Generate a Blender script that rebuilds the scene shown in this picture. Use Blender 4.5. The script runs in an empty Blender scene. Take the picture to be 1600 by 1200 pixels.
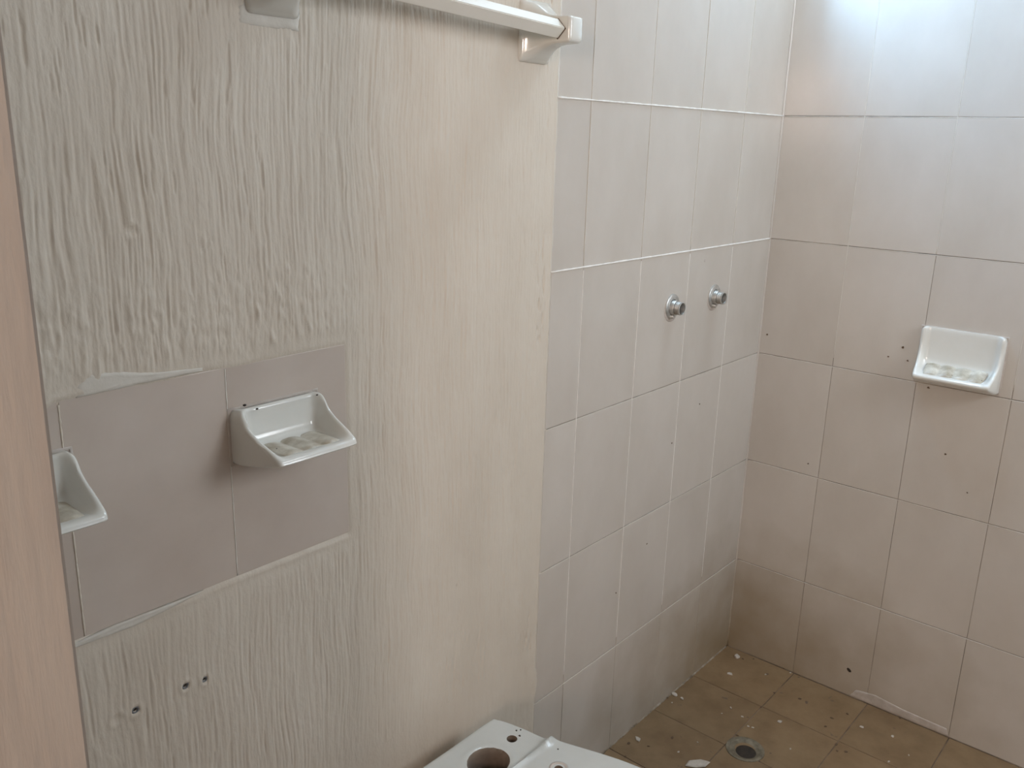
import bpy, bmesh, math, random
import numpy as np
from mathutils import Vector, Matrix
random.seed(7)
SC = bpy.context.scene
COL = SC.collection
PI = math.pi

# ---------------------------------------------------------------- camera
cd = bpy.data.cameras.new('camera'); cam = bpy.data.objects.new('camera', cd); COL.objects.link(cam)
SC.camera = cam
R_ = Vector((0.64962098, -0.75976984, 0.02724664)); U_ = Vector((0.18829664, 0.19551329, 0.96245464)); F_ = Vector((0.73657108, 0.62010027, -0.27007164))
m = Matrix(((R_.x, U_.x, -F_.x), (R_.y, U_.y, -F_.y), (R_.z, U_.z, -F_.z))).to_4x4()
m.translation = Vector((-2.16029, -0.97099, 1.41145))
cam.matrix_world = m
cd.sensor_width = 36.0; cd.lens = 36.0 * 1379.5 / 1600.0; cd.clip_start = 0.02

# ---------------------------------------------------------------- world, lights, exposure
w = bpy.data.worlds.new('sky'); SC.world = w; w.use_nodes = True
w.node_tree.nodes['Background'].inputs[0].default_value = (0.62, 0.78, 1.0, 1)
w.node_tree.nodes['Background'].inputs[1].default_value = 1.5
SC.view_settings.view_transform = 'Standard'; SC.view_settings.look = 'None'
SC.view_settings.gamma = 1.0; SC.view_settings.use_curve_mapping = False
SC.view_settings.exposure = -0.30

H_ROOM = 2.42
def area(name, loc, aim, sx, sy, power, col):
    l = bpy.data.lights.new(name, 'AREA'); l.shape = 'RECTANGLE'; l.size = sx; l.size_y = sy
    l.energy = power; l.color = col
    o = bpy.data.objects.new(name, l); COL.objects.link(o); o.location = loc
    o.rotation_euler = (Vector(aim) - Vector(loc)).to_track_quat('-Z', 'Y').to_euler()
    return o
area('daylight_shower_window', (-0.25, 0.20, 1.99), (-0.16, -0.6, 1.62), 0.28, 0.40, 46.0, (0.36, 0.65, 1.0))
area('corner_fill_ceiling', (-0.26, -0.21, H_ROOM + 0.06), (-0.20, -0.16, 1.0), 0.26, 0.24, 10.0, (0.66, 0.84, 1.0))  # unseen lamp added overhead to brighten the upper left wall near the corner
area('daylight_back_window', (-0.55, -2.10, 1.86), (-0.8, -0.3, 0.9), 0.88, 0.66, 26.0, (0.94, 0.97, 1.0))
area('hall_fill', (-3.3, -1.0, 1.35), (-1.0, -0.6, 0.8), 0.9, 1.4, 11.5, (1.0, 0.90, 0.78))  # unseen warm fill lamp added in the hall behind the camera
area('daylight_hall_window', (-3.66, -1.51, 1.71), (-2.0, -0.84, 1.56), 0.26, 0.40, 27.0, (1.0, 0.76, 0.64))

# ---------------------------------------------------------------- materials
def mat(name, c1, c2=None, scale=6.0, rough=0.5, bump=0.0, bscale=80.0, detail=6.0, metal=0.0, coat=0.0,
        stretch=(1, 1, 1), per_object=0.0, spec=0.5, specks=None, speck_scale=60.0, speck_at=0.7, world_coords=False, rvar=0.0, obj_offset=True):
    M = bpy.data.materials.new(name); M.use_nodes = True; nt = M.node_tree; N = nt.nodes; L = nt.links
    P = N['Principled BSDF']
    P.inputs['Roughness'].default_value = rough; P.inputs['Metallic'].default_value = metal
    P.inputs['Coat Weight'].default_value = coat; P.inputs['Specular IOR Level'].default_value = spec
    tc = N.new('ShaderNodeTexCoord'); mp = N.new('ShaderNodeMapping'); mp.inputs['Scale'].default_value = stretch
    oi = N.new('ShaderNodeObjectInfo')
    if world_coords:
        g = N.new('ShaderNodeNewGeometry'); L.new(g.outputs['Position'], mp.inputs['Vector'])
    else:
        L.new(tc.outputs['Object'], mp.inputs['Vector'])
        if obj_offset:
            vm = N.new('ShaderNodeVectorMath'); vm.operation = 'SCALE'; vm.inputs[0].default_value = (13.1, 7.7, 19.3)
            L.new(oi.outputs['Random'], vm.inputs['Scale']); L.new(vm.outputs[0], mp.inputs['Location'])
    n = N.new('ShaderNodeTexNoise'); n.inputs['Scale'].default_value = scale; n.inputs['Detail'].default_value = detail
    n.inputs['Roughness'].default_value = 0.6
    L.new(mp.outputs[0], n.inputs['Vector'])
    rp = N.new('ShaderNodeValToRGB'); rp.color_ramp.elements[0].position = 0.32; rp.color_ramp.elements[1].position = 0.68
    rp.color_ramp.elements[0].color = (*c1, 1); rp.color_ramp.elements[1].color = (*(c2 or c1), 1)
    L.new(n.outputs['Fac'], rp.inputs['Fac']); out = rp.outputs['Color']
    if per_object:
        hs = N.new('ShaderNodeHueSaturation'); mr = N.new('ShaderNodeMapRange')
        mr.inputs['To Min'].default_value = 1 - per_object; mr.inputs['To Max'].default_value = 1 + per_object
        L.new(oi.outputs['Random'], mr.inputs['Value']); L.new(mr.outputs[0], hs.inputs['Value'])
        L.new(out, hs.inputs['Color']); out = hs.outputs['Color']
    if specks:
        n2 = N.new('ShaderNodeTexNoise'); n2.inputs['Scale'].default_value = speck_scale; n2.inputs['Detail'].default_value = 3
        L.new(mp.outputs[0], n2.inputs['Vector'])
        r2 = N.new('ShaderNodeMapRange'); r2.inputs['From Min'].default_value = speck_at; r2.inputs['From Max'].default_value = speck_at + 0.04
        L.new(n2.outputs['Fac'], r2.inputs['Value'])
        mx = N.new('ShaderNodeMix'); mx.data_type = 'RGBA'; L.new(r2.outputs[0], mx.inputs[0])
        L.new(out, mx.inputs[6]); mx.inputs[7].default_value = (*specks, 1); out = mx.outputs[2]
    L.new(out, P.inputs['Base Color'])
    if rvar:
        r3 = N.new('ShaderNodeMapRange'); r3.inputs['To Min'].default_value = rough - rvar; r3.inputs['To Max'].default_value = rough + rvar
        L.new(n.outputs['Fac'], r3.inputs['Value']); L.new(r3.outputs[0], P.inputs['Roughness'])
    if bump:
        nb = N.new('ShaderNodeTexNoise'); nb.inputs['Scale'].default_value = bscale; nb.inputs['Detail'].default_value = 4
        L.new(mp.outputs[0], nb.inputs['Vector'])
        b = N.new('ShaderNodeBump'); b.inputs['Strength'].default_value = bump; b.inputs['Distance'].default_value = 0.001
        L.new(nb.outputs['Fac'], b.inputs['Height']); L.new(b.outputs[0], P.inputs['Normal'])
    return M

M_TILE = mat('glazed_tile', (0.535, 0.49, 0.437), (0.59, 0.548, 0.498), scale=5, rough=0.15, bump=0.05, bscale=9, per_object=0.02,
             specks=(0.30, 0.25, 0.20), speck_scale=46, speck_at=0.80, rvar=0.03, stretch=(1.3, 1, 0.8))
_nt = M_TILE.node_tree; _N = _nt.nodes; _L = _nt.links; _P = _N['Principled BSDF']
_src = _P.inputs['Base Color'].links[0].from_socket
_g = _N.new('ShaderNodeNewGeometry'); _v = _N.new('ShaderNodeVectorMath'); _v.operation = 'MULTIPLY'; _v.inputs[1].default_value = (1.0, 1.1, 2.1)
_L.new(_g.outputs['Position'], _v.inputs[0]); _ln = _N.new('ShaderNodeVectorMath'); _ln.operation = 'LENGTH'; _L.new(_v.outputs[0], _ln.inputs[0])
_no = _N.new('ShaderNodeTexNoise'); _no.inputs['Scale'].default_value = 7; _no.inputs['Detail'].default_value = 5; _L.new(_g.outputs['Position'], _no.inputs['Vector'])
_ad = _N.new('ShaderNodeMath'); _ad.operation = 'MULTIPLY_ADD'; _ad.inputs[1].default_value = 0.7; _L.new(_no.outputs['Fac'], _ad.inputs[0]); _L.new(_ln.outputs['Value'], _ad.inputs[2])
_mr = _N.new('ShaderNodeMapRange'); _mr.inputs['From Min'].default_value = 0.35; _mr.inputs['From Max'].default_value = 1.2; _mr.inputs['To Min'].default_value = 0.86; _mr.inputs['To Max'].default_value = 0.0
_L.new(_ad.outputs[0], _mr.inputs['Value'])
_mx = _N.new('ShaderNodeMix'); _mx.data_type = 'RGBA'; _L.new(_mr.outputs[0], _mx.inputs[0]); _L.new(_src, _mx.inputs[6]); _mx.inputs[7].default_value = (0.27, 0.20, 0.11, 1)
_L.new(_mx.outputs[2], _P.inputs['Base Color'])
M_PATCH = mat('patch_tile', (0.53, 0.455, 0.395), (0.60, 0.53, 0.47), scale=6, rough=0.34, bump=0.08, bscale=9, per_object=0.02)
M_FTILE = mat('floor_tile', (0.185, 0.115, 0.056), (0.255, 0.170, 0.090), scale=14, rough=0.55, bump=0.5, bscale=120, per_object=0.05,
              specks=(0.12, 0.08, 0.055), speck_scale=30, speck_at=0.70)
M_GROUT = mat('dirty_grout', (0.09, 0.07, 0.05), (0.50, 0.45, 0.38), scale=9, rough=0.9, detail=8, obj_offset=False)
M_FGROUT = mat('floor_grout', (0.07, 0.05, 0.04), (0.30, 0.22, 0.16), scale=12, rough=0.95, obj_offset=False)
M_FILLER = mat('pale_filler', (0.62, 0.59, 0.53), (0.70, 0.67, 0.61), scale=30, rough=0.7, bump=0.5, bscale=120, obj_offset=False)
M_WGROUT = mat('white_grout', (0.74, 0.71, 0.66), (0.86, 0.84, 0.80), scale=60, rough=0.6, bump=0.3, obj_offset=False)
M_PLASTER = mat('cream_painted_plaster', (0.60, 0.535, 0.45), (0.665, 0.605, 0.52), scale=7, rough=0.62, bump=0.55, bscale=260,
                specks=(0.42, 0.34, 0.25), speck_scale=24, speck_at=0.74, obj_offset=False, stretch=(1, 1, 0.5))
M_JAMB = mat('peach_painted_plaster', (0.36, 0.305, 0.26), (0.41, 0.355, 0.305), scale=12, rough=0.65, bump=1.0, bscale=50, obj_offset=False, stretch=(3, 3, 0.35))
M_PAINT = mat('plain_paint', (0.66, 0.62, 0.56), (0.70, 0.66, 0.60), scale=4, rough=0.7, obj_offset=False)
M_CERAM = mat('white_ceramic', (0.69, 0.69, 0.64), (0.74, 0.74, 0.70), scale=10, rough=0.12, coat=0.3, obj_offset=False,
              specks=(0.35, 0.28, 0.2), speck_scale=70, speck_at=0.80)
M_TOILET = mat('toilet_ceramic', (0.50, 0.515, 0.49), (0.56, 0.57, 0.545), scale=8, rough=0.16, coat=0.25, obj_offset=False)
M_DIRTC = mat('soap_scummed_ceramic', (0.36, 0.31, 0.23), (0.68, 0.65, 0.57), scale=40, rough=0.35, obj_offset=True, specks=(0.08, 0.06, 0.04), speck_scale=95, speck_at=0.70)
M_BAR = mat('cream_plastic', (0.78, 0.77, 0.70), (0.82, 0.80, 0.74), scale=8, rough=0.35, obj_offset=False)
M_METAL = mat('weathered_chrome', (0.48, 0.48, 0.46), (0.66, 0.66, 0.64), scale=90, rough=0.42, metal=0.85, bump=0.3, bscale=300)
M_DARKMETAL = mat('dark_metal', (0.03, 0.035, 0.05), (0.10, 0.11, 0.13), scale=120, rough=0.4, metal=0.6)
M_OLDMORTAR = mat('old_mortar', (0.13, 0.095, 0.06), (0.42, 0.36, 0.29), scale=25, rough=0.9, obj_offset=False)
M_DRAIN = mat('corroded_drain_metal', (0.13, 0.105, 0.07), (0.27, 0.235, 0.17), scale=60, rough=0.6, metal=0.25, bump=0.6, bscale=150)
M_BLACK = mat('dark_dirt', (0.02, 0.016, 0.012), (0.05, 0.035, 0.025), scale=80, rough=0.9)
M_DIRT = mat('brown_dirt', (0.09, 0.055, 0.035), (0.15, 0.10, 0.06), scale=80, rough=0.9)
M_FLAKE = mat('plaster_chip', (0.44, 0.39, 0.33), (0.58, 0.52, 0.45), scale=60, rough=0.8, bump=0.4)
M_SMEAR = mat('cement_smear', (0.42, 0.37, 0.32), (0.56, 0.51, 0.47), scale=40, rough=0.85, bump=0.5, bscale=200)
M_PLUG = mat('grey_plastic_plug', (0.16, 0.17, 0.18), (0.22, 0.23, 0.24), scale=80, rough=0.5)
M_WIN = mat('white_aluminium', (0.78, 0.79, 0.80), rough=0.35)
M_GLASS = bpy.data.materials.new('window_glass'); M_GLASS.use_nodes = True
nt = M_GLASS.node_tree; nt.nodes.clear()
o_ = nt.nodes.new('ShaderNodeOutputMaterial'); mx_ = nt.nodes.new('ShaderNodeMixShader'); tr_ = nt.nodes.new('ShaderNodeBsdfTransparent'); gl_ = nt.nodes.new('ShaderNodeBsdfGlossy')
gl_.inputs['Roughness'].default_value = 0.05; mx_.inputs[0].default_value = 0.08
nt.links.new(tr_.outputs[0], mx_.inputs[1]); nt.links.new(gl_.outputs[0], mx_.inputs[2]); nt.links.new(mx_.outputs[0], o_.inputs[0])

# ---------------------------------------------------------------- helpers
def link(name, me, material, parent=None, smooth=None):
    o = bpy.data.objects.new(name, me); COL.objects.link(o)
    if material and not me.materials: me.materials.append(material)
    if parent: o.parent = parent
    if smooth is not None: me.shade_smooth() if smooth is True else None
    return o
def from_bm(name, bm, material, parent=None, smooth=False, angle=None):
    bmesh.ops.recalc_face_normals(bm, faces=bm.faces)
    me = bpy.data.meshes.new(name); bm.to_mesh(me); bm.free()
    if smooth: me.shade_smooth()
    if angle: me.set_sharp_from_angle(angle=math.radians(angle))
    return link(name, me, material, parent)
def box(bm, x0, x1, y0, y1, z0, z1, bev=0.0):
    r = bmesh.ops.create_cube(bm, size=1.0)
    for v in r['verts']:
        v.co = Vector(((x0 + x1) / 2 + v.co.x * (x1 - x0), (y0 + y1) / 2 + v.co.y * (y1 - y0), (z0 + z1) / 2 + v.co.z * (z1 - z0)))
    if bev:
        es = {e for v in r['verts'] for e in v.link_edges}
        bmesh.ops.bevel(bm, geom=list(es), offset=bev, segments=2, affect='EDGES', profile=0.5)
def struct(name, bm, material, **k):
    o = from_bm(name, bm, material, **k); o['kind'] = 'structure'; return o
def thing(name, label, cat, loc=(0, 0, 0), group=None):
    o = bpy.data.objects.new(name, None); COL.objects.link(o); o.location = loc; o.empty_display_size = 0.02
    return tag(o, label, cat, group)
def tag(o, label, cat, group=None):
    o['label'] = label; o['category'] = cat
    if group: o['group'] = group
    return o
def loft(rings, cap0=True, cap1=True):
    bm = bmesh.new(); vs = [[bm.verts.new(p) for p in r] for r in rings]; n = len(rings[0])
    for a, b in zip(vs, vs[1:]):
        for i in range(n):
            bm.faces.new((a[i], a[(i + 1) % n], b[(i + 1) % n], b[i]))
    if cap0: bm.faces.new(vs[0][::-1])
    if cap1: bm.faces.new(vs[-1])
    return bm
def lathe(prof, axis, c, seg=40, cap=False):
    """prof: list of (radius, distance along axis); c centre; axis 'z' (up) or '-y' (out of the left wall)"""
    rings = []
    for r, d in prof:
        ring = []
        for i in range(seg):
            a = 2 * PI * i / seg
            if axis == 'z': ring.append((c[0] + r * math.cos(a), c[1] + r * math.sin(a), c[2] + d))
            else: ring.append((c[0] + r * math.cos(a), c[1] - d, c[2] + r * math.sin(a)))
        rings.append(ring)
    return loft(rings, cap, cap)
def sstep(a, b, x):
    t = np.clip((x - a) / (b - a), 0, 1); return t * t * (3 - 2 * t)
def vnoise(x, y, seed):
    rs = np.random.RandomState(seed); T = rs.rand(256, 256)
    xi = np.floor(x).astype(int); yi = np.floor(y).astype(int); fx = x - xi; fy = y - yi
    fx = fx * fx * (3 - 2 * fx); fy = fy * fy * (3 - 2 * fy)
    g = lambda a, b: T[a & 255, b & 255]
    return (g(xi, yi) * (1 - fx) + g(xi + 1, yi) * fx) * (1 - fy) + (g(xi, yi + 1) * (1 - fx) + g(xi + 1, yi + 1) * fx) * fy
def fbm(x, y, seed, o=3):
    s = 0; a = 1; t = 0
    for i in range(o): s = s + a * vnoise(x * 2 ** i, y * 2 ** i, seed + i); t += a; a *= .5
    return s / t

# ---------------------------------------------------------------- the room
H = 2.42; XD = -1.95; YB = -1.90; XL = -0.907; HB = 0.2777; TH = 0.30
ROWS = [0.0] + [HB + TH * i for i in range(0, 8)]           # 0, .278, .578 ... 2.378
WX0, WX1, WZ0, WZ1 = -0.40, -0.11, ROWS[6], 2.24            # window over the shower

bm = bmesh.new()
GY = 0.0017
box(bm, -2.10, WX0, GY, 0.16, -0.10, H); box(bm, WX1, 0.16, GY, 0.16, -0.10, H)
box(bm, WX0, WX1, GY, 0.16, -0.10, WZ0); box(bm, WX0, WX1, GY, 0.16, WZ1, H)
wall_left = struct('wall_left', bm, M_GROUT)
bm = bmesh.new(); box(bm, GY, 0.16, YB - 0.16, GY, -0.10, H); wall_right = struct('wall_right', bm, M_GROUT)
bm = bmesh.new(); box(bm, -3.7, 0.16, YB - 0.16, 0.16, -0.12, -0.0017); floor = struct('floor', bm, M_FGROUT)
bm = bmesh.new(); SX0, SX1, SY0, SY1 = -0.44, -0.08, -0.36, -0.06          # unseen ceiling opening, added for the lamp that brightens the shower corner
box(bm, -3.7, SX0, YB - 0.16, 0.16, H, H + 0.1); box(bm, SX1, 0.16, YB - 0.16, 0.16, H, H + 0.1)
box(bm, SX0, SX1, YB - 0.16, SY0, H, H + 0.1); box(bm, SX0, SX1, SY1, 0.16, H, H + 0.1)
ceiling = struct('ceiling', bm, M_PAINT)
bm = bmesh.new(); box(bm, SX0 - .02, SX1 + .02, SY0 - .02, SY1 + .02, H + 0.1, H + 0.106); from_bm('added_opening_pane', bm, M_GLASS, ceiling)
bm = bmesh.new(); BX0, BX1, BZ0, BZ1 = -1.0, -0.1, 1.50, 2.22
box(bm, -2.1, BX0, YB - 0.15, YB, 0, H); box(bm, BX1, 0, YB - 0.15, YB, 0, H)
box(bm, BX0, BX1, YB - 0.15, YB, 0, BZ0); box(bm, BX0, BX1, YB - 0.15, YB, BZ1, H)
struct('wall_back', bm, M_PAINT)
# wall with the doorway the picture is taken through
def rounded_wall(name, x0, x1, y0, y1, z0, z1, r=0.003):
    bm = bmesh.new(); box(bm, x0, x1, y0, y1, z0, z1)
    es = [e for e in bm.edges if abs(e.verts[0].co.x - e.verts[1].co.x) < 1e-6 and abs(e.verts[0].co.y - e.verts[1].co.y) < 1e-6]
    bmesh.ops.bevel(bm, geom=es, offset=r, segments=5, affect='EDGES')
    return bm
YJ = -0.425
wall_front = struct('wall_front', rounded_wall('w', -2.09, XD, YJ, 0.0, 0, H), M_JAMB, smooth=True, angle=40)
from_bm('door_side_wall', rounded_wall('w', -2.09, XD, YB, -1.28, 0, H), M_JAMB, wall_front, smooth=True, angle=40)
bm = bmesh.new(); box(bm, -2.09, XD, -1.28, YJ, 2.08, H); from_bm('lintel', bm, M_JAMB, wall_front)
# hall behind the camera
bm = bmesh.new()
box(bm, -3.7, -3.6, YB, -1.66, 0, H); box(bm, -3.7, -3.6, -1.36, 0.16, 0, H)
box(bm, -3.7, -3.6, -1.66, -1.36, 0, 1.49); box(bm, -3.7, -3.6, -1.66, -1.36, 1.93, H); box(bm, -3.6, -2.10, GY, 0.16, 0, H); box(bm, -3.6, -2.10, YB - 0.15, YB, 0, H)
struct('wall_hall', bm, M_JAMB)

def window(name, along, lo, hi, fixed, z0, z1):
    """sliding window with frame, mullion and two panes; along 'x'"""
    t = 0.028
    root_bm = bmesh.new()
    y0, y1 = fixed - 0.02, fixed + 0.02
    box(root_bm, lo, hi, y0, y1, z0, z0 + t, .003); box(root_bm, lo, hi, y0, y1, z1 - t, z1, .003)
    box(root_bm, lo, lo + t, y0, y1, z0 + t, z1 - t, .003); box(root_bm, hi - t, hi, y0, y1, z0 + t, z1 - t, .003)
    o = struct(name, root_bm, M_WIN)
    mid = (lo + hi) / 2
    b = bmesh.new(); box(b, mid - .016, mid + .016, y0 + .004, y1 - .004, z0 + t, z1 - t, .003); from_bm('mullion', b, M_WIN, o)
    for a, c in ((lo + t, mid - .016), (mid + .016, hi - t)):
        b = bmesh.new(); box(b, a, c, fixed - .002, fixed + .002, z0 + t, z1 - t); from_bm('pane', b, M_GLASS, o)
window('window_1', 'x', WX0, WX1, 0.07, WZ0, WZ1)
window('window_2', 'x', BX0, BX1, YB - 0.11, BZ0, BZ1)

# ---------------------------------------------------------------- tiles
_tc = {}
def tile_mesh(w_, h_, th, bev, material):
    k = (round(w_, 4), round(h_, 4), material.name)
    if k in _tc: return _tc[k]
    me = bpy.data.meshes.new('tile')
    b = bev; d = bev * 0.8
    V = [(b, 0, b), (w_ - b, 0, b), (w_ - b, 0, h_ - b), (b, 0, h_ - b),
         (b * .3, d * .35, b * .3), (w_ - b * .3, d * .35, b * .3), (w_ - b * .3, d * .35, h_ - b * .3), (b * .3, d * .35, h_ - b * .3),
         (0, d, 0), (w_, d, 0), (w_, d, h_), (0, d, h_), (0, th, 0), (w_, th, 0), (w_, th, h_), (0, th, h_)]
    F = [(0, 1, 2, 3)]
    for s in (0, 4, 8):
        for i in range(4):
            j = (i + 1) % 4; F.append((s + i, s + 4 + i, s + 4 + j, s + j))
    me.from_pydata(V, [], F); me.update(); me.materials.append(material)
    _tc[k] = me; return me
def add_tile(parent, side, a, b, c, d, material, gap=0.0005, gv=0.0012, jit=0.0002, off=0.0):
    """side 'left': a..b = x, c..d = z; 'right': a..b distance from corner, c..d = z; 'floor': a..b = x, c..d = y"""
    me = tile_mesh(b - a - 2 * gap, d - c - 2 * gv, 0.007, 0.0010, material)
    o = bpy.data.objects.new('tile', me); COL.objects.link(o); o.parent = parent
    j = random.uniform(-jit, jit) + off; tx = math.radians(random.uniform(-.05, .05)); tz = math.radians(random.uniform(-.05, .05))
    if side == 'left': o.location = (a + gap, j, c + gv); o.rotation_euler = (tx, 0, tz)
    elif side == 'right': o.location = (j, -(a + gap), c + gv); o.rotation_euler = (tx, 0, -PI / 2 + tz)
    else: o.location = (a + gap, c + gv, -j); o.rotation_euler = (-PI / 2 + tx * .6, 0, 0)
    return o
cols = [XL + 0.001, -0.8067, -0.6057, -0.4053, -0.2026, -0.0015]
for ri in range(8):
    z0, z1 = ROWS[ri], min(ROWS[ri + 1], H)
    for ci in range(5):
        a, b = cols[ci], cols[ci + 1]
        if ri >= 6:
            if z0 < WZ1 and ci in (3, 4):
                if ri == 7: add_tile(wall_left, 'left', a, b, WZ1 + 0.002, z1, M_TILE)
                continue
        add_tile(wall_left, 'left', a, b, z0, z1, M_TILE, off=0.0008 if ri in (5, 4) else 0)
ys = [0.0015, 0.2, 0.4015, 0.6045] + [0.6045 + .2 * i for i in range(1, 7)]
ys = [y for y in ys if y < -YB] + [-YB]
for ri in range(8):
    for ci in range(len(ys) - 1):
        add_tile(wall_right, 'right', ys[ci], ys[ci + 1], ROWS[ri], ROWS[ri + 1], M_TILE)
fx = [0.0] + [-0.2027 * i for i in range(1, 10)] + [XD]
fy = [0.0, -0.204, -0.4055] + [-0.4055 - .2015 * i for i in range(1, 8)]; fy = [y for y in fy if y > YB] + [YB]
for i in range(len(fx) - 1):
    for j in range(len(fy) - 1):
        add_tile(floor, 'floor', fx[i + 1], fx[i], fy[j + 1], fy[j], M_FTILE, gap=0.0011, gv=0.0011)
# the small tiled patch in the plaster
for a, b in ((-1.93, -1.776), (-1.776, -1.571), (-1.571, -1.3785)):
    add_tile(wall_left, 'left', a, b, 0.828, 1.1215, M_PATCH, jit=0.0002)

# pale grout beads that catch the light
def bead(parent, side, a, b, z, w_=0.0026, proud=0.0007, material=M_WGROUT, name='grout_line', n=60, vertical=False):
    rings = []
    for i in range(n + 1):
        s = a + (b - a) * i / n
        ww = w_ * random.uniform(.65, 1.1); pr = proud * random.uniform(.5, 1.2)
        q = [(-ww / 2, -.002), (-ww * .35, pr * .7), (0, pr), (ww * .35, pr * .7), (ww / 2, -.002)]
        ring = []
        for dz, dd in q:
            if vertical: ring.append((z + dz, -dd, s) if side == 'left' else (-dd, -z + dz, s))
            else: ring.append((s, -dd, z + dz) if side == 'left' else (-dd, -s, z + dz))
        rings.append(ring)
    return from_bm(name, loft(rings), material, parent, smooth=True)
bead(wall_left, 'left', XL, -0.002, ROWS[5], .0044, .0016)
bead(wall_left, 'left', XL, -0.002, ROWS[4], .0042, .0016)
bead(wall_right, 'right', 0.002, 0.8, ROWS[5] - .0006, .0016, .0004)
for ri in range(1, 4): bead(wall_left, 'left', XL, -0.002, ROWS[ri] - .0009, .0009, .0002, material=M_FILLER)
for ri in range(1, 5): bead(wall_right, 'right', 0.002, 0.9, ROWS[ri] - .0008, .0011, .0002)
for c in cols[1:5]:
    bead(wall_left, 'left', 0.30, 1.172, c, .0018, .0004, vertical=True)
    bead(wall_left, 'left', 1.182, WZ0, c, .0019, .0003, vertical=True, material=M_FILLER)
for c, lo in zip(ys[1:4], (0.9, 1.18, 0.9)): bead(wall_right, 'right', lo, 1.8, c, .0019, .0003, vertical=True, material=M_FILLER)
# corner joint
bm = bmesh.new()
rg = []
for i in range(81):
    z = H * i / 80; a = .0035 * random.uniform(.8, 1.2)
    rg.append([(-a, .001, z), (-a * .35, -a * .35, z), (.001, -a, z), (.003, .003, z)])
bm.free(); from_bm('corner_grout', loft(rg), M_TILE, wall_left, smooth=True)

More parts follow.
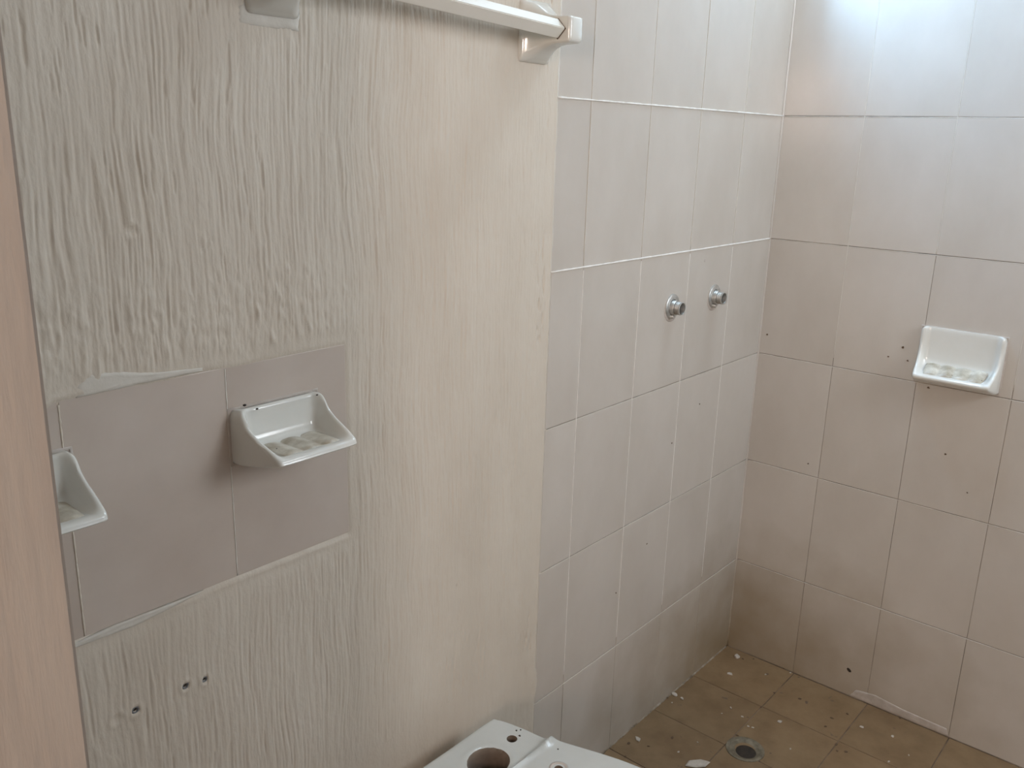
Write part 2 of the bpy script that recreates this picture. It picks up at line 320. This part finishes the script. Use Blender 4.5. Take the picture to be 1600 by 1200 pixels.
# ---------------------------------------------------------------- combed plaster on the left wall (real relief)
holes = [(-1.6582, 0.7033, .0048), (-1.6306, 0.6993, .0042), (-1.7265, 0.7026, .0048)]
def plaster_part(name, x0, x1, z0, z1, sx, sz):
    nx = int(round((x1 - x0) / sx)) + 1; nz = int(round((z1 - z0) / sz)) + 1
    X, Z = np.meshgrid(np.linspace(x0, x1, nx), np.linspace(z0, z1, nz), indexing='ij')
    warp = (fbm(X * 6, Z * 5, 3) - .5) * .022 + (fbm(X * 20, Z * 9, 9) - .5) * .003
    U = X + warp
    s1 = fbm(U / .0060, Z / .15, 11, 3); s2 = fbm(U / .0034, Z / .06, 21, 2); s3 = fbm(U / .022, Z / .22, 31, 2)
    rid = 1 - np.abs(2 * s1 - 1) * 1.6
    lumps = fbm(X / .007, Z / .011, 41, 3)
    patchy = sstep(.35, .62, fbm(X * 5, Z * 3.2, 51))
    left = sstep(-1.15, -1.70, X)
    smooth_right = 1 - .45 * sstep(-1.25, -1.0, X)
    # rough trowelled spots just over the tile patch and along the foot
    rough = np.exp(-((Z - 1.18) / .07) ** 2) * sstep(-1.30, -1.45, X)
    amp = (.55 + .6 * patchy) * smooth_right * (.8 + .35 * left) * (1 - .45 * sstep(.86, .70, Z))
    h = .0022 + .0008 * (s3 - .5) * 2 + amp * (.0006 * (rid - .4) + .0007 * (s2 - .5) * 2)
    deep = sstep(.66, .80, fbm(U / .007, Z / .11, 61, 2)) * patchy
    h -= .0013 * deep * (.35 + .65 * left)
    fine = fbm(U / .0032, Z / .055, 63, 2); h += .00045 * (fine - .5) * 2 * (.6 + .6 * patchy)
    crack = sstep(.74, .80, fbm(U / .0045, Z / .05, 65, 2)) * sstep(.45, .6, fbm(X * 7, Z * 4, 67)); h -= .0014 * crack * (.5 + .6 * left)
    h += rough * (.0026 * (lumps - .5)) + .0007 * (lumps - .5)
    h += (.0012 * sstep(.70, .85, fbm(X / .010, Z / .016, 71, 2))) * (.3 + rough)
    # smooth border strips beside the tiles and round the patch
    ex = XL - X + (fbm(Z / .03, X * 0 + 3, 81, 3) - .5) * .004
    ex = ex + .008 * sstep(.362, .352, Z) * sstep(.285, .315, Z) * (.3 + fbm(Z / .012, X * 0, 5))
    # signed distance to the patch rectangle (positive outside)
    top = 1.1195 + (fbm(X / .05, Z * 0 + 7, 83, 3) - .5) * .005 + .010 * sstep(-1.775, -1.80, X) * -1
    bot = .8280 + (fbm(X / .04, Z * 0 + 9, 85, 3) - .5) * .006
    rgt = -1.3800 + (fbm(Z / .04, X * 0 + 5, 87, 3) - .5) * .005
    dx = X - rgt; dzt = Z - top; dzb = bot - Z
    dp = np.maximum(dx, np.maximum(dzt, dzb))
    strip = np.maximum(sstep(.050, .020, ex), sstep(.030, .010, dp))
    strip_h = np.where(dp < .04, .0010, .0022) + .0005 * (fbm(X / .02, Z / .05, 91) - .5) * 2 + .0014 * sstep(.012, .002, np.where(dzb > dx, np.abs(dp), np.abs(ex)))
    h = h * (1 - .8 * strip) + strip_h * .8 * strip
    # dents along the strip next to the tiles
    dent = sstep(.62, .74, fbm(X / .006, Z / .022, 95, 2)) * np.exp(-((ex - .030) / .012) ** 2)
    h -= .0030 * dent * sstep(.35, .6, fbm(X * 2, Z * 6, 97))
    edge = np.minimum(ex, dp)
    h = h * sstep(-.0005, .0060, edge) - .0012 * sstep(.002, -.004, edge)
    # pocket round the towel bar's left post
    for hx, hz, hr in holes:
        d = np.hypot(X - hx, Z - hz); h = np.where(d < hr, -.0012, h); h += .0012 * np.exp(-((d - hr - .003) / .003) ** 2)
    d = np.hypot((X + 1.7504) / 1.0, (Z - .7025) / .9); h += -.0016 * np.exp(-(d / .007) ** 2) + .0012 * np.exp(-((d - .010) / .003) ** 2)
    h -= .0022 * np.exp(-(np.hypot(X + 1.678, Z - 1.2984) / .005) ** 2) - .0012 * np.exp(-((np.hypot(X + 1.678, Z - 1.2984) - .009) / .003) ** 2)
    t_ = (X + 1.585) * .75 + (Z - 1.276) * .66; n_ = (X + 1.585) * -.66 + (Z - 1.276) * .75
    h -= .0022 * np.exp(-(n_ / .0018) ** 2) * sstep(.013, .008, np.abs(t_))
    co = np.stack([X, -h, Z], -1).reshape(-1, 3).astype(np.float32)
    idx = np.arange(nx * nz).reshape(nx, nz)
    q = np.stack([idx[:-1, :-1], idx[1:, :-1], idx[1:, 1:], idx[:-1, 1:]], -1)
    em = np.maximum(np.maximum(edge[:-1, :-1], edge[1:, :-1]), np.maximum(edge[1:, 1:], edge[:-1, 1:]))
    q = q[em > -.006].reshape(-1, 4)
    me = bpy.data.meshes.new(name)
    me.vertices.add(len(co)); me.vertices.foreach_set('co', co.ravel())
    me.loops.add(q.size); me.loops.foreach_set('vertex_index', q.ravel().astype(np.int32))
    me.polygons.add(len(q)); me.polygons.foreach_set('loop_start', (np.arange(len(q)) * 4).astype(np.int32))
    me.update(calc_edges=True); me.validate(); me.shade_smooth()
    me.materials.append(M_PLASTER)
    return link(name, me, None, wall_left)
plaster_part('plaster', XD, -0.885, 0.0, 0.42, .0035, .007)
plaster_part('plaster', XD, -0.885, 0.42, 1.66, .0012, .0036)
plaster_part('plaster', XD, -0.885, 1.66, H, .006, .012)
# white filler left over the patch's top left corner, lip beads on the patch joints
def smear(name, pts, side, material, parent, th=.0012, z=None):
    """thin uneven lump with an irregular outline; pts (s, z) on the wall"""
    c = Vector((sum(p[0] for p in pts) / len(pts), sum(p[1] for p in pts) / len(pts)))
    out = []
    for i, p in enumerate(pts):                       # ragged outline
        q = pts[(i + 1) % len(pts)]
        for k in range(5):
            t = k / 5; v = Vector((p[0] * (1 - t) + q[0] * t, p[1] * (1 - t) + q[1] * t))
            out.append(v + (v - c).normalized() * random.uniform(-.0012, .0012))
    rings = []
    for f, d in ((1.0, -.0008), (.97, th * .55), (.85, th), (.5, th * 1.05), (.1, th * .95)):
        ring = []
        for v in out:
            u = c + (v - c) * f; dd = d if f > .95 else d * random.uniform(.96, 1.04)
            ring.append((u.x, -dd, u.y) if side == 'left' else ((-dd, -u.x, u.y) if side == 'right' else (u.x, u.y, dd)))
        rings.append(ring)
    return from_bm(name, loft(rings), material, parent, smooth=True)
smear('filler_smear', [(-1.758, 1.119), (-1.72, 1.120), (-1.66, 1.121), (-1.60, 1.122), (-1.60, 1.126), (-1.66, 1.131), (-1.71, 1.141), (-1.752, 1.146), (-1.757, 1.134)], 'left', M_FILLER, wall_left, .0024)
smear('filler_smear', [(-1.80, .826), (-1.74, .830), (-1.68, .829), (-1.62, .829), (-1.66, .823), (-1.72, .818), (-1.80, .821)], 'left', M_FILLER, wall_left, .0030)
bead(wall_left, 'left', 0.83, 1.119, -1.571, .0026, .0005, vertical=True, material=M_FILLER)
bead(wall_left, 'left', 0.83, 1.115, -1.776, .0032, .0010, vertical=True, material=M_PLASTER)
# smear of cement along the foot of the right wall
smear('mortar_smear', [(.355, .002), (.37, .026), (.42, .034), (.48, .026), (.55, .023), (.60, .022), (.607, .002), (.5, .001)], 'right', M_SMEAR, wall_right, .0013)
# mortar line at the foot of the left wall
rg = []
for i in range(120):
    x = -0.72 + .71 * i / 119; a = .0022 + .0028 * random.random()
    rg.append([(x, .001, a), (x, -a * .5, a * .5), (x, -a, -.001), (x, .002, -.002)])
from_bm('mortar_line', loft(rg), M_OLDMORTAR, wall_left, smooth=True)

smear('filler_smear', [(-1.528, 1.530), (-1.48, 1.529), (-1.44, 1.530), (-1.436, 1.55), (-1.445, 1.56), (-1.515, 1.56), (-1.527, 1.548)], 'left', M_FILLER, wall_left, .0034)
# wall plugs
for hx, hz, hr in holes:
    pl = from_bm('wall_plug', lathe([(hr * 1.05, -.001), (hr * 1.05, .0012), (hr * .72, .0016), (hr * .6, .0008), (hr * .55, -.001)], '-y', (hx, 0, hz), 20), M_PLUG, wall_left, smooth=True)
    from_bm('plug_hole', lathe([(hr * .56, -.0012), (hr * .3, -.0006), (hr * .02, -.0008)], '-y', (hx, 0, hz), 16, cap=True), M_BLACK, pl)

# ---------------------------------------------------------------- ceramic soap dishes
def soap_dish(place, W, S, I, rib_n, taper, label, group=None, side_w=.010, floor_pts=None, rib_h=.0034):
    """S, I: front profile of the side cheeks and of the hollow, lists of (depth, height) with equal length, top to bottom"""
    t = thing('soap_dish', label, 'soap dish', place[0], group); t.rotation_euler = (0, 0, place[1])
    us = sorted(set([0, .0015, .003, .005, .007, side_w * .9, side_w * 1.2, side_w * 1.6] + [side_w * 2.0 + (W - side_w * 4) * i / 22 for i in range(23)] +
                [W - q for q in (0, .0015, .003, .005, .007, side_w * .9, side_w * 1.2, side_w * 1.6)]))
    def interp(P, n=40):
        L = [0]
        for a, b in zip(P, P[1:]): L.append(L[-1] + math.dist(a, b))
        # Catmull-Rom through the control points, same parameter for S and I
        out = []
        for k in range(n + 1):
            s = k / n * (len(P) - 1); i = min(int(s), len(P) - 2); f = s - i
            p0 = P[max(i - 1, 0)]; p1 = P[i]; p2 = P[i + 1]; p3 = P[min(i + 2, len(P) - 1)]
            out.append(tuple(.5 * (2 * b + (c - a) * f + (2 * a - 5 * b + 4 * c - d) * f * f + (3 * b - a - 3 * c + d) * f ** 3) for a, b, c, d in zip(p0, p1, p2, p3)))
        return out
    SS, II = interp(S), interp(I)
    zb = S[-1][1]; dmax = max(p[0] for p in S)
    rings = []
    for u in us:
        e = min(u, W - u); bl = float(sstep(side_w * .35, side_w * 1.9, np.array(e)))
        rnd = 1 - math.sqrt(max(0, 1 - (1 - min(e / .006, 1)) ** 2)); cr = .011 * (1 - math.sqrt(max(0, 1 - (1 - min(e / .011, 1)) ** 2)))       # rounds the outer edges of the cheeks
        ring = []
        for (sd, sz), (idp, iz) in zip(SS, II):
            d = sd * (1 - bl) + idp * bl; z = sz * (1 - bl) + iz * bl
            d -= rnd * .0045 * (d > .006)
            zr = z / S[0][1]; z += -cr * zr ** 8 + cr * .6 * (1 - zr) ** 8
            x = W / 2 + (u - W / 2) * (1 - taper * d / dmax)
            ring.append((x, -max(d, 0), z))
        ring.append((ring[-1][0], .0015, ring[-1][2])); ring.append((ring[0][0], .0015, ring[0][2]))
        rings.append(ring)
    b = from_bm('dish_body', loft(rings), M_CERAM, t, smooth=True, angle=50)
    # stained tray floor with raised ribs
    (d0, z0), (d1, z1) = floor_pts
    nu, nv = 60, 16; xa, xb = side_w * 2.0, W - side_w * 2.0
    g = bmesh.new(); vv = []
    for i in range(nu + 1):
        row = []
        for j in range(nv + 1):
            sv = j / nv; a = i / nu * rib_n; fr = abs((a % 1) - .5) * 2
            x = xa + (xb - xa) * i / nu; d = d0 + (d1 - d0) * sv
            fade = min(1, sv / .12, (1 - sv) / .16 + .25); rib = max(0, 1 - fr ** 1.6) * fade ** .6
            edge = min(i, nu - i) < 1 or j in (0, nv)
            z = z0 + (z1 - z0) * sv + .0002 + rib_h * rib - (.0022 if edge else 0)
            row.append(g.verts.new((W / 2 + (x - W / 2) * (1 - taper * d / dmax), -d, z)))
        vv.append(row)
    for i in range(nu):
        for j in range(nv): g.faces.new((vv[i][j], vv[i + 1][j], vv[i + 1][j + 1], vv[i][j + 1]))
    from_bm('ribbed_tray', g, M_DIRTC, t, smooth=True)
    # bead of grout round the base on the wall
    pts = []
    x0, x1, zt = -.001, W + .001, S[0][1]
    per = [(x0, zb), (x1, zb), (x1, zt), (x0, zt)]
    ringz = []
    loop = []
    for i, p in enumerate(per):
        q = per[(i + 1) % 4]
        for k in range(12): loop.append((p[0] + (q[0] - p[0]) * k / 12, p[1] + (q[1] - p[1]) * k / 12))
    bmg = bmesh.new(); vr = []
    cx, cz = W / 2, (zt + zb) / 2
    for j, (gx, dd) in enumerate(((-.0015, .0014), (.0006, .0014), (.0016, .0002))):
        vv = []
        for (px, pz) in loop:
            sx = 1 if px > cx else -1; sz = 1 if pz > cz else -1
            r_ = random.uniform(.7, 1.3) if j else 1
            vv.append(bmg.verts.new((px + sx * gx * r_ * (abs(px - cx) > W * .49), -dd, pz + sz * gx * r_ * (abs(pz - cz) > (zt - zb) * .49))))
        vr.append(vv)
    for a, c in zip(vr, vr[1:]):
        for i in range(len(a)): bmg.faces.new((a[i], a[(i + 1) % len(a)], c[(i + 1) % len(a)], c[i]))
    from_bm('base_grout', bmg, M_SMEAR, t, smooth=True)
    return t
# small dish: heights relative to z = 0.988
S1 = [(.002, .076), (.018, .077), (.025, .070), (.034, .057), (.050, .047), (.072, .0385), (.091, .0300), (.096, .0245), (.092, .019), (.050, .008), (.018, .001), (.001, 0)]
I1 = [(.002, .074), (.012, .075), (.0135, .060), (.018, .035), (.030, .027), (.060, .0245), (.090, .0285), (.096, .0240), (.092, .0185), (.050, .008), (.018, .001), (.001, 0)]
d_main = soap_dish(((-1.569, 0, .988), 0), .138, S1, I1, 3, .10, 'glossy white ceramic soap dish at the right end of the tile patch', floor_pts=((.024, .0262), (.084, .0272)))
def mark(parent, u, v, ydepth, r):
    # dark chipped spot on the dish, placed on its top edge plane
    d = F_ + R_ * ((u - 800) / 1379.5) - U_ * ((v - 600) / 1379.5); C_ = Vector((-2.16029, -0.97099, 1.41145)); p = C_ + d * ((-ydepth - C_.y) / d.y) - parent.location
    b = bmesh.new(); bmesh.ops.create_icosphere(b, subdivisions=1, radius=r)
    for v_ in b.verts: v_.co = Vector((v_.co.x * random.uniform(.8, 1.7), v_.co.y, v_.co.z * random.uniform(.5, .9))) + p
    from_bm('chip_mark', b, M_BLACK, parent)
for u, v, yd, r in ((382.5, 633, .0185, .0022), (401.5, 639, .019, .0018), (495.5, 617, .0175, .0014)): mark(d_main, u, v, yd, r)
soap_dish(((-1.907, 0, .988), 0), .138, S1, I1, 3, .10, 'white ceramic soap dish half hidden behind the door edge at far left', floor_pts=((.024, .0262), (.084, .0272)))
# larger dish on the right wall, z base .882
S2 = [(.002, .132), (.010, .133), (.014, .128), (.015, .095), (.022, .068), (.040, .045), (.058, .032), (.062, .025), (.058, .018), (.035, .008), (.012, .001), (.001, 0)]
I2 = [(.002, .131), (.006, .131), (.007, .105), (.009, .070), (.014, .048), (.032, .036), (.057, .0300), (.062, .0245), (.058, .018), (.035, .008), (.012, .001), (.001, 0)]
soap_dish(((0, -.397, .882), -PI / 2), .180, S2, I2, 4, .10, 'white ceramic soap dish on the right-hand shower wall', side_w=.011, floor_pts=((.0125, .0500), (.053, .0306)), rib_h=.0040)

# ---------------------------------------------------------------- towel bar
BY, BZ = -0.066, 1.574
tb = thing('towel_bar', 'cream towel bar with square rod between two ceramic posts above plaster', 'towel bar', (-1.23, 0, 1.574))
def rrect(cx, cz, hw, hh, r, y, n=6):
    out = []
    for qx, qz, a0 in ((1, 1, 0), (-1, 1, PI / 2), (-1, -1, PI), (1, -1, 3 * PI / 2)):
        for k in range(n):
            a = a0 + PI / 2 * k / (n - 1); out.append((cx + qx * (hw - r) + r * math.cos(a), y, cz + qz * (hh - r) + r * math.sin(a)))
    return out
def post(cx, dz=0.0):
    prof = [(.001, .0375, .047, .005), (-.006, .0372, .0467, .007), (-.010, .034, .044, .009), (-.016, .0305, .0420, .013), (-.024, .026, .0370, .013),
            (-.032, .0225, .0310, .011), (-.040, .0200, .0258, .009), (-.049, .0183, .0222, .006), (-.058, .0175, .0203, .004), (-.082, .0175, .0195, .004), (-.0865, .0165, .0185, .005), (-.0885, .0135, .0155, .005)]
    rings = [rrect(cx + 1.23, dz, hw, hh, r, y) for y, hw, hh, r in prof]
    return from_bm('post', loft(rings), M_CERAM, tb, smooth=True, angle=60)
post(-0.980); post(-1.479, .016)
bm = bmesh.new(); s = .0145
rg = [[(x, BY - s, q), (x, BY, s + q), (x, BY + s, q), (x, BY, -s + q)] for x, q in ((-.249 + .010, .019), (.249 - .010, 0))]
bm = loft(rg); bmesh.ops.bevel(bm, geom=[e for e in bm.edges if abs(e.verts[0].co.x - e.verts[1].co.x) > .1], offset=.0012, segments=2, affect='EDGES')
from_bm('rod', bm, M_BAR, tb)
rg = [[(x, BY - q, 0), (x, BY, q), (x, BY + q, 0), (x, BY, -q)] for x, q in ((.2305, s + .0007), (.2318, s + .0007))]
from_bm('joint_gap', loft(rg), M_DIRT, tb)

# ---------------------------------------------------------------- shower valve stubs
def valve(x, z, label, rotx):
    t = thing('valve_stem', label, 'valve stem', (x, 0, z))
    c = (0, 0, 0)
    from_bm('mortar_ring', lathe([(.031, -.0005), (.030, .0012), (.024, .002), (.02, .001)], '-y', (0, 0, -.002), 36), M_SMEAR, t, smooth=True)
    from_bm('flange', lathe([(.0275, -.0005), (.0275, .0030), (.0262, .0042), (.0165, .0048), (.0160, .001)], '-y', (0, 0, .002), 40), M_METAL, t, smooth=True, angle=40)
    from_bm('collar', lathe([(.0165, 0), (.0165, .012), (.0158, .0135), (.0145, .0138)], '-y', (0, 0, .0), 32), M_METAL, t, smooth=True, angle=40)
    prof = [(.0140, .012)]
    for k in range(5): prof += [(.0138, .0142 + k * .0024), (.0147, .0154 + k * .0024)]
    prof += [(.0145, .0272), (.0128, .0276), (.0122, .024), (.0118, .006)]
    p = from_bm('threaded_pipe', lathe(prof, '-y', (0, 0, 0), 32), M_METAL, t, smooth=True, angle=50)
    from_bm('bore', lathe([(.0121, .008), (.004, .007), (.0005, .0068)], '-y', (0, 0, 0), 20, cap=True), M_DARKMETAL, p)
    from_bm('spindle', lathe([(.0040, .006), (.0040, .016), (.0028, .0175), (.0003, .0176)], '-y', (.0, 0, -.002), 14, cap=True), M_METAL, p, smooth=True, angle=40)
    from_bm('set_screw', lathe([(.0042, .003), (.0042, .011), (.003, .0125), (.0004, .0126)], '-y', (-.008, 0, -.019), 14, cap=True), M_METAL, t, smooth=True, angle=40)
    return t
valve(-0.470, 1.059, 'bare metal shower valve stem on its round flange, the left one', 0)
valve(-0.278, 1.0595, 'bare metal shower valve stem nearer to the corner, the right one', 0)
# chipped spots in the glaze
def fleck(name, s_, z_, r, side, parent, material, th=.0008, asp=1.0, rot=0.0):
    n = 9; rings = []
    rad = [random.uniform(.6, 1.15) for _ in range(n)]
    for f, d in ((1, -.0002), (.9, th), (.2, th * 1.1)):
        ring = []
        for i in range(n):
            a = 2 * PI * i / n; u = r * rad[i] * f * math.cos(a) * asp; v = r * rad[i] * f * math.sin(a)
            u, v = u * math.cos(rot) - v * math.sin(rot), u * math.sin(rot) + v * math.cos(rot)
            ring.append((s_ + u, -d, z_ + v) if side == 'left' else ((-d, -s_ + u, z_ + v) if side == 'right' else (s_ + u, z_ + v, d)))
        rings.append(ring)
    return from_bm(name, loft(rings), material, parent)
fleck('glaze_chip', -.334, 1.150, .0045, 'left', wall_left, M_SMEAR, asp=1.6)
fleck('stain_spot', .347, .075, .006, 'right', wall_right, M_BLACK, asp=1.3, rot=.4)
for s_, z_, r in ((.36, .955, .003), (.375, .925, .0022), (.33, .927, .002), (.02, .93, .003), (.49, .72, .0025), (.55, .64, .002), (.43, .87, .003), (.17, .61, .002)):
    fleck('stain_spot', s_, z_, r, 'right', wall_right, M_DIRT, asp=1.2)
for s_, z_, r in ((-.42, .73, .002), (-.5, .5, .0025), (-.3, .8, .002), (-.62, .42, .002)):
    fleck('stain_spot', s_, z_, r, 'left', wall_left, M_DIRT)

# ---------------------------------------------------------------- floor drain
DX, DY = -.388, -.248
dr = thing('floor_drain', 'round corroded metal drain set in the brown shower floor', 'drain', (DX, DY, 0))
from_bm('rim', lathe([(.046, -.0015), (.0455, .0016), (.041, .0022), (.036, .0010)], 'z', (0, 0, 0), 48), M_DRAIN, dr, smooth=True, angle=40)
from_bm('bowl', lathe([(.0365, .0016), (.034, .0006), (.030, .0002), (.0225, -.0003)], 'z', (0, 0, 0), 48), M_DRAIN, dr, smooth=True)
from_bm('hole', lathe([(.0240, .0004), (.0230, .0009), (.010, .0008), (.0005, .0008)], 'z', (-.0075, -.0058, 0), 32, cap=True), M_BLACK, dr, smooth=True)

# ---------------------------------------------------------------- toilet bowl without tank
CX = -1.225
tl = thing('toilet', 'white ceramic toilet bowl without tank or seat against the plaster wall', 'toilet', (CX, -.40, 0))
def outline(n, half, yb, yf, wb):
    """plan outline: straight back of half width wb at yb, widening to half, round front at yf (y relative to wall)"""
    ctl = [(wb * .0, yb), (wb * .85, yb), (wb * .995, yb - .009), (wb * 1.10, yb - .055), (wb * 1.16, yb - .11), (wb * 1.24, yb - .14), (half * .93, yb - .25), (half, yb - .36), (half * .96, yb - .46), (half * .74, yf + .07), (half * .38, yf + .012), (0, yf)]
    pts = []
    m_ = len(ctl) - 1
    for k in range(n + 1):
        s = k / n * m_; i = min(int(s), m_ - 1); f = s - i
        p0 = ctl[i - 1] if i else (-ctl[1][0], ctl[1][1]); p1 = ctl[i]; p2 = ctl[i + 1]; p3 = ctl[i + 2] if i + 2 <= m_ else (-ctl[m_ - 1][0], ctl[m_ - 1][1])
        pts.append(tuple(.5 * (2 * b + (c - a) * f + (2 * a - 5 * b + 4 * c - d) * f * f + (3 * b - a - 3 * c + d) * f ** 3) for a, b, c, d in zip(p0, p1, p2, p3)))
    return pts + [(-x, y) for x, y in pts[-2:0:-1]]
def ztop(x, y):
    rr_ = math.hypot((x - .014) / .034, (y + .143) / .031)
    st = float(sstep(-.180, -.190, np.array(y))); rg_ = math.exp(-((y + .190) / .006) ** 2) * .0035
    hump = math.exp(-((abs(x) - .118) / .012) ** 2 - ((y + .190) / .012) ** 2) * .004
    dip = -.003 * math.exp(-((y + .13) / .035) ** 2 - (x / .075) ** 2)
    return .397 + .005 * st + rg_ + hump + dip + .0022 * math.exp(-((rr_ - 1.28) / .16) ** 2)
NO = 88
top_o = outline(NO, .182, -.069, -.735, .111)
foot_o = outline(NO, .115, -.10, -.60, .095)
rings = []
cy = -.33
for z, f, blend in ((0.0, 1.0, 0), (.02, 1.0, 0), (.03, .95, 0), (.10, .86, 0.05), (.18, .86, .18), (.25, .90, .42), (.31, .95, .70), (.35, .985, .9), (.372, 1.0, 1.0), (.388, 1.0, 1.0)):
    rings.append([(((a[0] * (1 - blend) + b[0] * blend) * f), ((a[1] * (1 - blend) + b[1] * blend) - cy) * f + cy + .40, z) for a, b in zip(foot_o, top_o)])
for f, dz in ((.997, -.005), (.988, -.0015), (.975, 0)):
    rings.append([(a[0] * f, (a[1] - cy) * f + cy + .40, ztop(a[0] * f, (a[1] - cy) * f + cy) + dz) for a in top_o])
for k in range(1, 60):
    f = .975 * (1 - k / 60)
    rings.append([(a[0] * f, (a[1] - cy) * f + cy + .40, ztop(a[0] * f, (a[1] - cy) * f + cy)) for a in top_o])
body = from_bm('bowl_body', loft(rings), M_TOILET, tl, smooth=True)
M_HOLESHADE = mat('hole_shade_ceramic', (0.13, 0.10, 0.075), (0.20, 0.155, 0.12), scale=30, rough=0.8)  # dark brown puts the shade inside the toilet's holes into the colour
def cutter(bm, material=M_HOLESHADE):
    bmesh.ops.recalc_face_normals(bm, faces=bm.faces)
    me = bpy.data.meshes.new('cutter'); bm.to_mesh(me); bm.free(); me.materials.append(material)
    o = bpy.data.objects.new('cutter', me); COL.objects.link(o); return o
def ell(cx, cy_, a, b_, zs):
    return loft([[(cx + a * k * math.cos(2 * PI * i / 48), cy_ + b_ * k * math.sin(2 * PI * i / 48), z) for i in range(48)] for z, k in zs])
cuts = [cutter(ell(.014, .40 - .143, .034, .031, ((.22, 1.15), (.37, 1.0), (.385, 1.0), (.392, 1.04), (.3965, 1.13), (.42, 1.3)))),
        cutter(ell(0, .40 - .47, .12, .165, ((.12, .25), (.16, .6), (.24, .92), (.34, 1.05), (.375, 1.02), (.395, .99), (.42, 1.02))), M_TOILET),]
for sx in (-1, 1):
    cuts.append(cutter(ell(sx * .086, .40 - .134, .0078, .0078, ((.33, 1), (.388, 1.0), (.394, 1.15), (.41, 1.5)))))
    cuts.append(cutter(ell(sx * .076, .40 - .245, .0075, .0075, ((.33, 1), (.41, 1.0)))))
body.matrix_parent_inverse = Matrix()
for o in cuts: o.location = (CX, -.40, 0)
bpy.context.view_layer.update()
for o in cuts:
    md = body.modifiers.new('b', 'BOOLEAN'); md.object = o; md.operation = 'DIFFERENCE'; md.solver = 'EXACT'; md.material_mode = 'TRANSFER'
bpy.context.view_layer.update()
dg = bpy.context.evaluated_depsgraph_get()
nm = bpy.data.meshes.new_from_object(body.evaluated_get(dg)); body.modifiers.clear(); body.data = nm
nm.shade_smooth(); nm.set_sharp_from_angle(angle=math.radians(45))
for o in cuts: bpy.data.objects.remove(o, do_unlink=True)
# stained sealant rings where the seat hinges sat
for sx in (-1, 1):
    from_bm('hinge_stain', lathe([(.0165, .4012), (.0160, .4032), (.0125, .4036), (.0105, .4012)], 'z', (sx * .076, .40 - .245, 0), 28), M_SMEAR, tl, smooth=True)
def t_speck(x, y, r): fleck('speck', x - CX, y + .40, r, 'floor', tl, M_BLACK).location.z = ztop(x - CX, y) + .0000
for x, y, r in ((-1.117, -.126, .0022), (-1.111, -.130, .0016), (-1.124, -.139, .0022), (-1.112, -.215, .0016)): t_speck(x, y, r)

# ---------------------------------------------------------------- debris on the floor and in the dishes
def chip(name, x, y, z, r, material, label, cat, group=None, th=.0025, asp=1.5, rot=None, tilt=0):
    n = random.randint(6, 8); rings = []
    rad = [random.uniform(.6, 1.2) for _ in range(n)]; rot = random.uniform(0, PI) if rot is None else rot
    for f, d in ((.92, 0), (1, th * .5), (.86, th)):
        rings.append([(r * rad[i] * f * math.cos(2 * PI * i / n) * asp, r * rad[i] * f * math.sin(2 * PI * i / n), d * random.uniform(.9, 1.1) if d else 0) for i in range(n)])
    o = from_bm(name, loft(rings), material); o.location = (x, y, z); o.rotation_euler = (tilt, 0, rot)
    return tag(o, label, cat, group)
def fl(name, u, v, *a, **k):
    """floor point seen at picture position u, v of the photograph, worked out once from the fitted camera"""
    d = F_ + R_ * ((u - 800) / 1379.5) - U_ * ((v - 600) / 1379.5); C_ = Vector((-2.16029, -0.97099, 1.41145)); t_ = (0.0006 - C_.z) / d.z
    p = C_ + d * t_
    return chip(name, p.x, p.y, 0.0004, *a, **k)
PF, FC = 'plaster_chip', 'debris'
fl(PF, 1151, 1027, 0.0081, M_FLAKE, 'jagged pale plaster chip on the floor closest to the shower corner', FC, th=.006)
fl(PF, 1141, 1053.5, 0.0064, M_FLAKE, 'small oval pale chip in front of the jagged corner chip', FC)
fl(PF, 1053.5, 1085, 0.0064, M_FLAKE, 'upper pale chip of the pair lying along the left wall foot', FC)
fl(PF, 1066, 1092, 0.0049, M_FLAKE, 'lower pale chip of the pair lying along the left wall foot', FC)
fl(PF, 996.5, 1155, 0.0072, M_FLAKE, 'pale triangular chip on the floor near the toilet rim', FC)
fl(PF, 1090, 1195, 0.0145, M_FLAKE, 'largest pale plaster shard at the bottom edge of the picture', FC, th=.005, asp=2.0, rot=2.5)
fl(PF, 1218, 1128, 0.0047, M_FLAKE, 'thin pale chip on the floor up and right of the drain', FC)
fl(PF, 1346, 1136, 0.0043, M_FLAKE, 'pale chip on the floor halfway to the right wall', FC)
fl(PF, 1395, 1151, 0.0041, M_FLAKE, 'round pale crumb on the floor below the cement smear', FC)
for u, v in ((1142, 1106), (1169, 1135), (1389, 1190), (1196, 1054), (1235, 1051.5), (1262, 1059), (1128, 1115), (1090, 1160), (1176, 1137), (1160, 1120), (1235, 1170), (1420, 1180), (1050, 1098), (1060, 1175)):
    fl('crumb', u, v, random.uniform(.0018, .003), M_FLAKE, 'tiny pale plaster crumb scattered on the brown shower floor', 'crumb', 'pale crumbs on the shower floor', th=.0015)
for u, v in ((1160.5, 1029.5), (1177, 1029.5), (1224, 1043.5), (1210, 1082.5), (1300, 1122), (1324, 1115.5), (982.5, 1161), (977, 1182), (1050.5, 1152.5), (1321.5, 1174.5), (1308, 1173.5), (1406, 1122), (1043, 1090.5), (1307, 1163), (1189, 1105), (1152, 1149), (1013, 1166), (972, 1151), (1250, 1092), (1290, 1135)):
    fl('dirt_speck', u, v, random.uniform(.0022, .0042), M_DIRT, 'small dark dirt speck on the brown shower floor', 'dirt', 'dark dirt specks on the shower floor', th=.0012)
